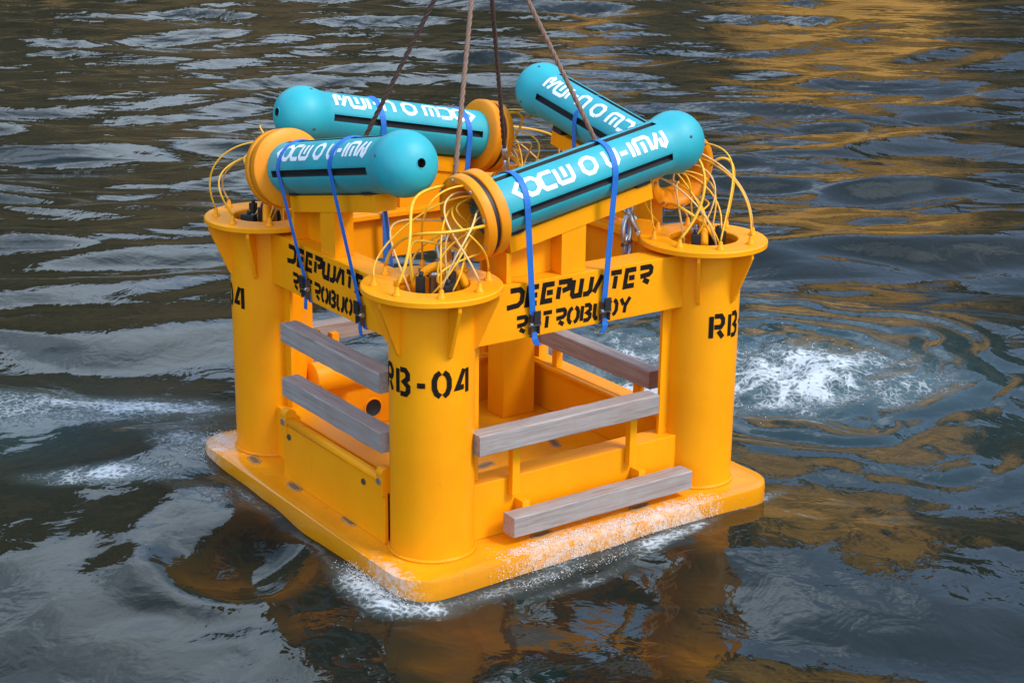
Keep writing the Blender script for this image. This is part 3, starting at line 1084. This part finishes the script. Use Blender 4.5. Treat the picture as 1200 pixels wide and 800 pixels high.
NG = 860
kk, Aa = 4.6, 2.9
uu = np.linspace(-1, 1, NG)
gx = 1.6 + Aa * np.sinh(kk * uu)
gy = 1.2 + Aa * np.sinh(kk * uu)
X, Y = np.meshgrid(gx, gy, indexing='xy')
view = atan2(.7788, .5518)
Rb = np.maximum(np.abs(X - 1.2), np.abs(Y - 1.2)) - 1.68          # distance outside the plate
far = np.clip((np.hypot(X - 1.2, Y - 1.2) - 4.0) / 7.0, 0, 1)
far = far * far * (3 - 2 * far)
wx = X + .9 * (fnoise(X, Y, 3.1, 1) - .5) + .35 * (fnoise(X, Y, 1.1, 2) - .5)
wy = Y + .9 * (fnoise(X, Y, 3.1, 3) - .5) + .35 * (fnoise(X, Y, 1.1, 4) - .5)
Hh = np.zeros_like(X)
rw = np.random.default_rng(5)
for i in range(46):
    lam = .8 * (6.0 / .8) ** rw.random()
    th = view + rw.normal(0, .30) + (pi if rw.random() < .3 else 0)
    kx, ky = 2 * pi / lam * cos(th), 2 * pi / lam * sin(th)
    slope = .046 * (1.0 if lam < 2.6 else .85)
    amp = slope * lam / (2 * pi)
    ph = kx * wx + ky * wy + rw.random() * 6.28
    wgt = (.22 + .78 * far) if lam < 2.0 else (.55 + .45 * far)
    Hh += amp * wgt * (np.sin(ph) + .15 * np.cos(2 * ph))
# disturbed, swirling water close to the frame
near = np.exp(-np.clip(Rb, 0, None) / 1.6)
for sc_, am, sd_ in ((1.7, .22, 21), (.8, .085, 22), (.36, .036, 23), (.16, .005, 24)):
    qx = X + .5 * sc_ * (fnoise(X, Y, sc_ * 1.3, sd_ + 40) - .5) * 2
    qy = Y + .5 * sc_ * (fnoise(X, Y, sc_ * 1.3, sd_ + 50) - .5) * 2
    Hh += am * (fnoise(qx, qy, sc_, sd_) - .5) * (near * (.75 if sc_ > 1 else .6) + .10 * (1 - far))
# whirl beside the left edge
vx, vy = X + .86, Y - .85
vr = np.hypot(vx, vy); va = np.arctan2(vy, vx)
Hh += -.16 * np.exp(-((vx * .8 + vy * .6) / .62) ** 2 - ((-vx * .6 + vy * .8) / .42) ** 2) + .026 * np.exp(-((vr - .85) / .22) ** 2) * np.clip(np.cos(va - 2.9), 0, 1)
Hh += .012 * np.sin(2 * va + 9 * vr) * np.exp(-((vr - .8) / .5) ** 2)
# rings spreading from the boil on the right
bx, by = X - 5.2, Y - 1.75
br = np.hypot(bx, by) + .7 * (fnoise(X, Y, .9, 77) - .5) + .3 * (fnoise(X, Y, .4, 79) - .5)
Hh += .018 * np.sin(2 * pi * br / .52) * np.exp(-((br - 1.5) / 1.0) ** 2) + .03 * np.exp(-(br / .6) ** 2)
ba = np.arctan2(by, bx)
streak = fnoise(ba * 3.2 + 40 + .5 * br, br * 1.3 + 10, .42, 98)
Hh += (.09 * (fnoise(X, Y, .30, 78) - .5) + .045 * (fnoise(X, Y, .13, 80) - .5)) * np.exp(-(br / .9) ** 2)
# swell washing the left corner, hollow along the front
lvl = -.135 + .06 * np.exp(-(((X + .5) / .5) ** 2 + ((Y - 2.95) / .35) ** 2)) - .0 * np.exp(-((X + .6) / .45) ** 2) * np.clip((Y + .2) * 2, 0, 1) * np.clip((2.5 - Y) * 2, 0, 1) - .035 * np.exp(-(((X - .3) / 1.6) ** 2 + ((Y + .75) / .5) ** 2))
Hh *= np.clip(.35 + Rb / .9, .35, 1)
Zw = lvl + Hh
inside = Rb < -.10
Zw = np.where(inside, np.minimum(Zw, -.10), Zw)
Zw = np.where((Rb < .03) & (Rb >= -.10) & (Zw > -.015) & (Y < 2.3), -.015 - .02 * rng.random(X.shape), Zw)

# foam density
def blob(x, y, sx, sy, rot=0.0):
    dx, dy = X - x, Y - y
    a, b = dx * cos(rot) + dy * sin(rot), -dx * sin(rot) + dy * cos(rot)
    return np.exp(-((a / sx) ** 2 + (b / sy) ** 2))
VR = atan2(-.575, .818)
F = ((.80 * blob(4.35, 2.35, 1.0, .85, VR) + .60 * blob(5.3, 1.4, 1.0, .6, VR) + .40 * blob(4.2, 2.9, 1.1, .8, VR)) * (.35 + 1.0 * streak)
     + .75 * blob(3.2, 2.1, .7, .9) + .42 * blob(5.5, 1.2, 1.2, 1.0)
     + .95 * blob(-.45, 4.35, 1.0, .34, VR) + .95 * blob(-1.3, 2.75, .55, .2, VR) + .8 * blob(-1.6, 4.9, 1.1, .45, VR) + .35 * blob(-.3, 3.4, .5, .3, VR)
     + .75 * blob(-.60, -.05, .14, .36) + .6 * blob(-.40, -.50, .3, .12, VR) + .7 * blob(-.55, 2.95, .25, .3)
     + .45 * blob(-.8, 1.9, .16, .4, .2))
F += .80 * np.exp(-((Y + .56 + .03 * np.sin(5 * X)) / .10) ** 2) * np.clip((X + .5) * 2, 0, 1) * np.clip((2.25 - X) * 2, 0, 1) * (.55 + .7 * fnoise(X, Y, .5, 91))
F += .62 * np.exp(-((Y + .80 - .22 * np.clip(X - .9, 0, 3)) / .07) ** 2) * np.clip((X - .1) * 3, 0, 1) * np.clip((3.3 - X) * 2, 0, 1) * (.4 + .8 * fnoise(X, Y, .45, 92))
F += .45 * np.exp(-((X + .56) / .08) ** 2) * np.clip((Y + .5) * 2, 0, 1) * np.clip((3.0 - Y) * 2, 0, 1) * fnoise(X, Y, .4, 93) * 1.2
F *= .45 + .75 * fnoise(X, Y, .55, 95) + .35 * (fnoise(X, Y, .2, 96) - .5)
F = np.clip(F, 0, 1.1)
AER = np.clip(.9 * np.exp(-(br / 2.3) ** 2) + .65 * blob(-1.0, 4.2, 1.8, 1.1, VR) + .08 * near, 0, 1)

me = bpy.data.meshes.new('water')
nv = NG * NG
co = np.stack([X, Y, Zw], -1).reshape(-1, 3).astype(np.float32)
idx = np.arange(nv).reshape(NG, NG)
q = np.stack([idx[:-1, :-1], idx[:-1, 1:], idx[1:, 1:], idx[1:, :-1]], -1).reshape(-1, 4)
me.vertices.add(nv)
me.vertices.foreach_set('co', co.ravel())
me.loops.add(q.size)
me.loops.foreach_set('vertex_index', q.ravel().astype(np.int32))
me.polygons.add(len(q))
me.polygons.foreach_set('loop_start', (np.arange(len(q)) * 4).astype(np.int32))
me.polygons.foreach_set('loop_total', np.full(len(q), 4, np.int32))
me.polygons.foreach_set('use_smooth', np.ones(len(q), bool))
me.update(calc_edges=True)
CHOP = .05 + .95 * np.clip((np.hypot(X - 1.2, Y - 1.2) - 4) / 9, 0, 1)
for nm, arr in (('foam', F), ('aerated', AER), ('chop', CHOP)):
    at = me.attributes.new(nm, 'FLOAT', 'POINT')
    at.data.foreach_set('value', arr.ravel().astype(np.float32))
water = link('water', me)
water['kind'] = 'structure'

def water_mat():
    m, nt, b = nodes('water')
    L = nt.links
    v = objco(nt)
    fo = N(nt, 'ShaderNodeAttribute', attribute_name='foam')
    ae = N(nt, 'ShaderNodeAttribute', attribute_name='aerated')
    # body colour: murky olive, bluish green where aerated
    n0 = noise(nt, .5, 4, .6, v)
    body = mixc(nt, n0.outputs['Fac'], (0.003, 0.008, 0.008), (0.012, 0.012, 0.005))
    body = mixc(nt, ae.outputs['Fac'], body, (0.014, 0.042, 0.050))
    milk = N(nt, 'ShaderNodeMapRange'); milk.inputs['From Min'].default_value = .1; milk.inputs['From Max'].default_value = .9; milk.inputs['To Max'].default_value = .55
    L.new(fo.outputs['Fac'], milk.inputs['Value'])
    body = mixc(nt, milk.outputs[0], body, (0.13, 0.20, 0.22))
    # lacy foam
    wv = noise(nt, 3.0, 3, .6, v)
    warp = N(nt, 'ShaderNodeVectorMath'); warp.operation = 'MULTIPLY_ADD'
    L.new(wv.outputs['Color'], warp.inputs[0]); warp.inputs[1].default_value = (.25, .25, .25); L.new(v, warp.inputs[2])
    vo = N(nt, 'ShaderNodeTexVoronoi'); vo.feature = 'DISTANCE_TO_EDGE'; vo.inputs['Scale'].default_value = 15
    L.new(warp.outputs[0], vo.inputs['Vector'])
    n1 = noise(nt, 6, 9, .72, warp.outputs[0], .6)
    n2 = noise(nt, 38, 4, .65, v)
    s1 = N(nt, 'ShaderNodeMath'); s1.operation = 'MULTIPLY_ADD'
    L.new(vo.outputs['Distance'], s1.inputs[0]); s1.inputs[1].default_value = -.8; L.new(n1.outputs['Fac'], s1.inputs[2])
    s2 = N(nt, 'ShaderNodeMath'); s2.operation = 'MULTIPLY_ADD'
    L.new(n2.outputs['Fac'], s2.inputs[0]); s2.inputs[1].default_value = .35; L.new(s1.outputs[0], s2.inputs[2])
    s3 = N(nt, 'ShaderNodeMath'); s3.operation = 'MULTIPLY_ADD'
    L.new(fo.outputs['Fac'], s3.inputs[0]); s3.inputs[1].default_value = .62; L.new(s2.outputs[0], s3.inputs[2])
    fm = N(nt, 'ShaderNodeMapRange'); fm.interpolation_type = 'SMOOTHSTEP'
    fm.inputs['From Min'].default_value = .80; fm.inputs['From Max'].default_value = 1.20
    L.new(s3.outputs[0], fm.inputs['Value'])
    gate = N(nt, 'ShaderNodeMapRange'); gate.inputs['From Min'].default_value = .08; gate.inputs['From Max'].default_value = .3
    L.new(fo.outputs['Fac'], gate.inputs['Value'])
    fm2 = N(nt, 'ShaderNodeMath'); fm2.operation = 'MULTIPLY'
    L.new(fm.outputs[0], fm2.inputs[0]); L.new(gate.outputs[0], fm2.inputs[1])
    c = mixc(nt, fm2.outputs[0], body, (0.46, 0.51, 0.53))
    L.new(c, b.inputs['Base Color'])
    rr = N(nt, 'ShaderNodeMapRange'); rr.inputs['To Min'].default_value = .035; rr.inputs['To Max'].default_value = .6
    L.new(fm2.outputs[0], rr.inputs['Value']); L.new(rr.outputs[0], b.inputs['Roughness'])
    b.inputs['IOR'].default_value = 1.333
    # ripples
    r1 = noise(nt, 2.6, 3, .55, v, .6)
    r2 = noise(nt, 9.0, 3, .5, v, .4)
    b1 = N(nt, 'ShaderNodeBump'); b1.inputs['Strength'].default_value = 1; b1.inputs['Distance'].default_value = .012
    L.new(r1.outputs['Fac'], b1.inputs['Height'])
    b2 = N(nt, 'ShaderNodeBump'); b2.inputs['Strength'].default_value = 1; b2.inputs['Distance'].default_value = .0022
    L.new(r2.outputs['Fac'], b2.inputs['Height']); L.new(b1.outputs[0], b2.inputs['Normal'])
    # short wind chop out on the open water, crests lying across the wind
    mpw = N(nt, 'ShaderNodeMapping')
    mpw.inputs['Rotation'].default_value = (0, 0, -view)
    mpw.inputs['Scale'].default_value = (2.6, .75, 1)
    tcw = N(nt, 'ShaderNodeTexCoord')
    rotm = N(nt, 'ShaderNodeVectorRotate'); rotm.rotation_type = 'Z_AXIS'
    L.new(tcw.outputs['Object'], rotm.inputs['Vector']); rotm.inputs['Angle'].default_value = -view
    mpw.inputs['Rotation'].default_value = (0, 0, 0)
    L.new(rotm.outputs[0], mpw.inputs['Vector'])
    rc = noise(nt, .50, 2.5, .5, mpw.outputs[0], .8)
    ch_ = N(nt, 'ShaderNodeAttribute', attribute_name='chop')
    chm = N(nt, 'ShaderNodeMath'); chm.operation = 'MULTIPLY'
    L.new(rc.outputs['Fac'], chm.inputs[0]); L.new(ch_.outputs['Fac'], chm.inputs[1])
    bc = N(nt, 'ShaderNodeBump'); bc.inputs['Strength'].default_value = 1; bc.inputs['Distance'].default_value = .075
    L.new(chm.outputs[0], bc.inputs['Height']); L.new(b2.outputs[0], bc.inputs['Normal'])
    b2 = bc
    b3 = N(nt, 'ShaderNodeBump'); b3.inputs['Strength'].default_value = 1; b3.inputs['Distance'].default_value = .012
    L.new(fm2.outputs[0], b3.inputs['Height']); L.new(b2.outputs[0], b3.inputs['Normal'])
    L.new(b3.outputs[0], b.inputs['Normal'])
    return m
me.materials.append(water_mat())

# ================================================================== spray and froth (uncountable)
ico = [(0, 0, 1), (.894, 0, .447), (.276, .851, .447), (-.724, .526, .447), (-.724, -.526, .447), (.276, -.851, .447), (.724, .526, -.447), (-.276, .851, -.447), (-.894, 0, -.447), (-.276, -.851, -.447), (.724, -.526, -.447), (0, 0, -1)]
icf = [(0, 1, 2), (0, 2, 3), (0, 3, 4), (0, 4, 5), (0, 5, 1), (1, 6, 2), (2, 7, 3), (3, 8, 4), (4, 9, 5), (5, 10, 1), (6, 7, 2), (7, 8, 3), (8, 9, 4), (9, 10, 5), (10, 6, 1), (11, 7, 6), (11, 8, 7), (11, 9, 8), (11, 10, 9), (11, 6, 10)]
ICO = np.array(ico); ICF = np.array(icf)
FOAM = plain('white_froth', (0.66, 0.64, 0.62), 0.45, var=0.1)
def froth(name, P, r):
    n = len(P)
    jit = 1 + .25 * (rng.random((n, 12, 1)) - .5)
    V_ = (P[:, None, :] + ICO[None] * r[:, None, None] * jit * np.array([1.25, 1.25, .7])).reshape(-1, 3)
    Fc = (ICF[None] + (np.arange(n) * 12)[:, None, None]).reshape(-1, 3)
    me = bpy.data.meshes.new(name)
    me.from_pydata(V_.tolist(), [], Fc.tolist())
    me.polygons.foreach_set('use_smooth', [True] * len(me.polygons))
    me.materials.append(FOAM)
    o = link(name, me)
    o['kind'] = 'stuff'
    return o
def zwater(x, y):
    i = np.clip(np.searchsorted(gx, x), 0, NG - 1); j = np.clip(np.searchsorted(gy, y), 0, NG - 1)
    return Zw[j, i]
pts, rad = [], []
def clump(n, fx, fz, r0, r1):
    for _ in range(n):
        x, y = fx()
        z = fz(x, y)
        pts.append((x, y, z)); rad.append(r0 + (r1 - r0) * rng.random() ** 3)
g = rng.normal
# froth lying on the front edge of the plate
cent = [(rng.uniform(.25, 2.2), rng.uniform(-.475, -.36)) for _ in range(60)]
def on_front():
    c = cent[rng.integers(len(cent))]
    return c[0] + g(0, .06), max(-.475, c[1] + g(0, .028))
clump(2500, on_front, lambda x, y: .001, .0015, .0045)
def lip_front():
    return .15 + 2.1 * rng.random() ** .8, -.485 + g(0, .012)
clump(2600, lip_front, lambda x, y: -.02 - .17 * rng.random() ** .8, .0015, .005)
# broken water at the near corner
def near_corner():
    a = rng.uniform(pi * .80, pi * 1.28)
    rr = .31 + abs(g(0, .07))
    return -.21 + rr * cos(a), -.21 + rr * sin(a) + rng.uniform(0, .35)
clump(1500, near_corner, lambda x, y: max(zwater(x, y), -.2) + abs(g(0, .03)), .0012, .0038)
# wash over the left corner of the plate
def left_corner():
    return -.36 + abs(g(0, .13)) * (1 if rng.random() < .75 else -1) * .9, 2.72 + g(0, .10)
clump(1000, left_corner, lambda x, y: (.002 if x > -.47 else zwater(x, y) + .005), .0015, .0045)
# spray thrown up behind the right column
def boil():
    return 4.7 + g(0, .6), 2.0 + g(0, .55)
clump(700, boil, lambda x, y: zwater(x, y) + abs(g(0, .02)), .002, .006)
def frontwake():
    x = rng.uniform(.3, 1.3)
    return x, -.60 - .05 * rng.random() + g(0, .03)
clump(500, frontwake, lambda x, y: zwater(x, y) + abs(g(0, .008)), .0012, .004)
froth('froth', np.array(pts), np.array(rad))

# ================================================================== far shore: wooded hillside mirrored in the water
NA, NRr = 260, 60
cxh, cyh = 1.2, 1.2
aa = np.linspace(view - R(115), view + R(115), NA)
tt = np.linspace(0, 1, NRr)
AA, TT = np.meshgrid(aa, tt, indexing='ij')
RR = 52 + 50 * TT
HX, HY = cxh + RR * np.cos(AA), cyh + RR * np.sin(AA)
hgt = 33 + 11 * np.clip((np.degrees(AA) - 50) / 12, 0, 1) + 14 * np.exp(-((np.degrees(AA) - 41.3) / 6) ** 2) + 30 * (fnoise(AA * 40, AA * 0 + 3, 9, 31) - .3) + 9 * (fnoise(AA * 40, AA * 0 + 9, 3.1, 32) - .5)
HZ = -1.0 + hgt * TT ** .8 + (6.5 * (fnoise(HX, HY, 5.0, 33) - .3) + 3 * (fnoise(HX, HY, 2.2, 34) - .5)) * np.clip(TT * 8, 0, 1)
me = bpy.data.meshes.new('hillside')
idx = np.arange(NA * NRr).reshape(NA, NRr)
q = np.stack([idx[:-1, :-1], idx[1:, :-1], idx[1:, 1:], idx[:-1, 1:]], -1).reshape(-1, 4)
me.from_pydata(np.stack([HX, HY, HZ], -1).reshape(-1, 3).tolist(), [], q.tolist())
at = me.attributes.new('autumn', 'FLOAT', 'POINT')     # stands of autumn trees
D_ = np.degrees(AA)
aut = np.exp(-((D_ - 40.8) / 4.3) ** 4) + .7 * np.exp(-((D_ - 51.5) / 1.2) ** 2)
aut = np.clip(aut * np.clip((.88 + .25 * (fnoise(HX, HY, 7.0, 45) - .5) - TT) * 5, 0, 1) * (.75 + .6 * fnoise(HX, HY, 4.0, 44)), 0, 1)
at.data.foreach_set('value', aut.ravel().astype(np.float32))
hm, nt, b = nodes('wooded_hillside')
v = objco(nt)
n1 = noise(nt, .30, 6, .65, v)
n2 = noise(nt, .045, 3, .5, v)
r1 = ramp(nt, n1.outputs['Fac'], [(.34, (.012, .012, .006)), (.54, (.070, .048, .014)), (.76, (.18, .11, .030))])
r2 = ramp(nt, n2.outputs['Fac'], [(.50, (0, 0, 0)), (.62, (1, 1, 1))])
c = mixc(nt, r2.outputs['Color'], r1.outputs['Color'], (.10, .06, .016))
st_ = N(nt, 'ShaderNodeAttribute', attribute_name='autumn')
c = mixc(nt, st_.outputs['Fac'], c, (.56, .27, .045))
nt.links.new(c, b.inputs['Base Color'])
b.inputs['Roughness'].default_value = .9
me.materials.append(hm)
hill = link('hillside', me)
hill['kind'] = 'structure'
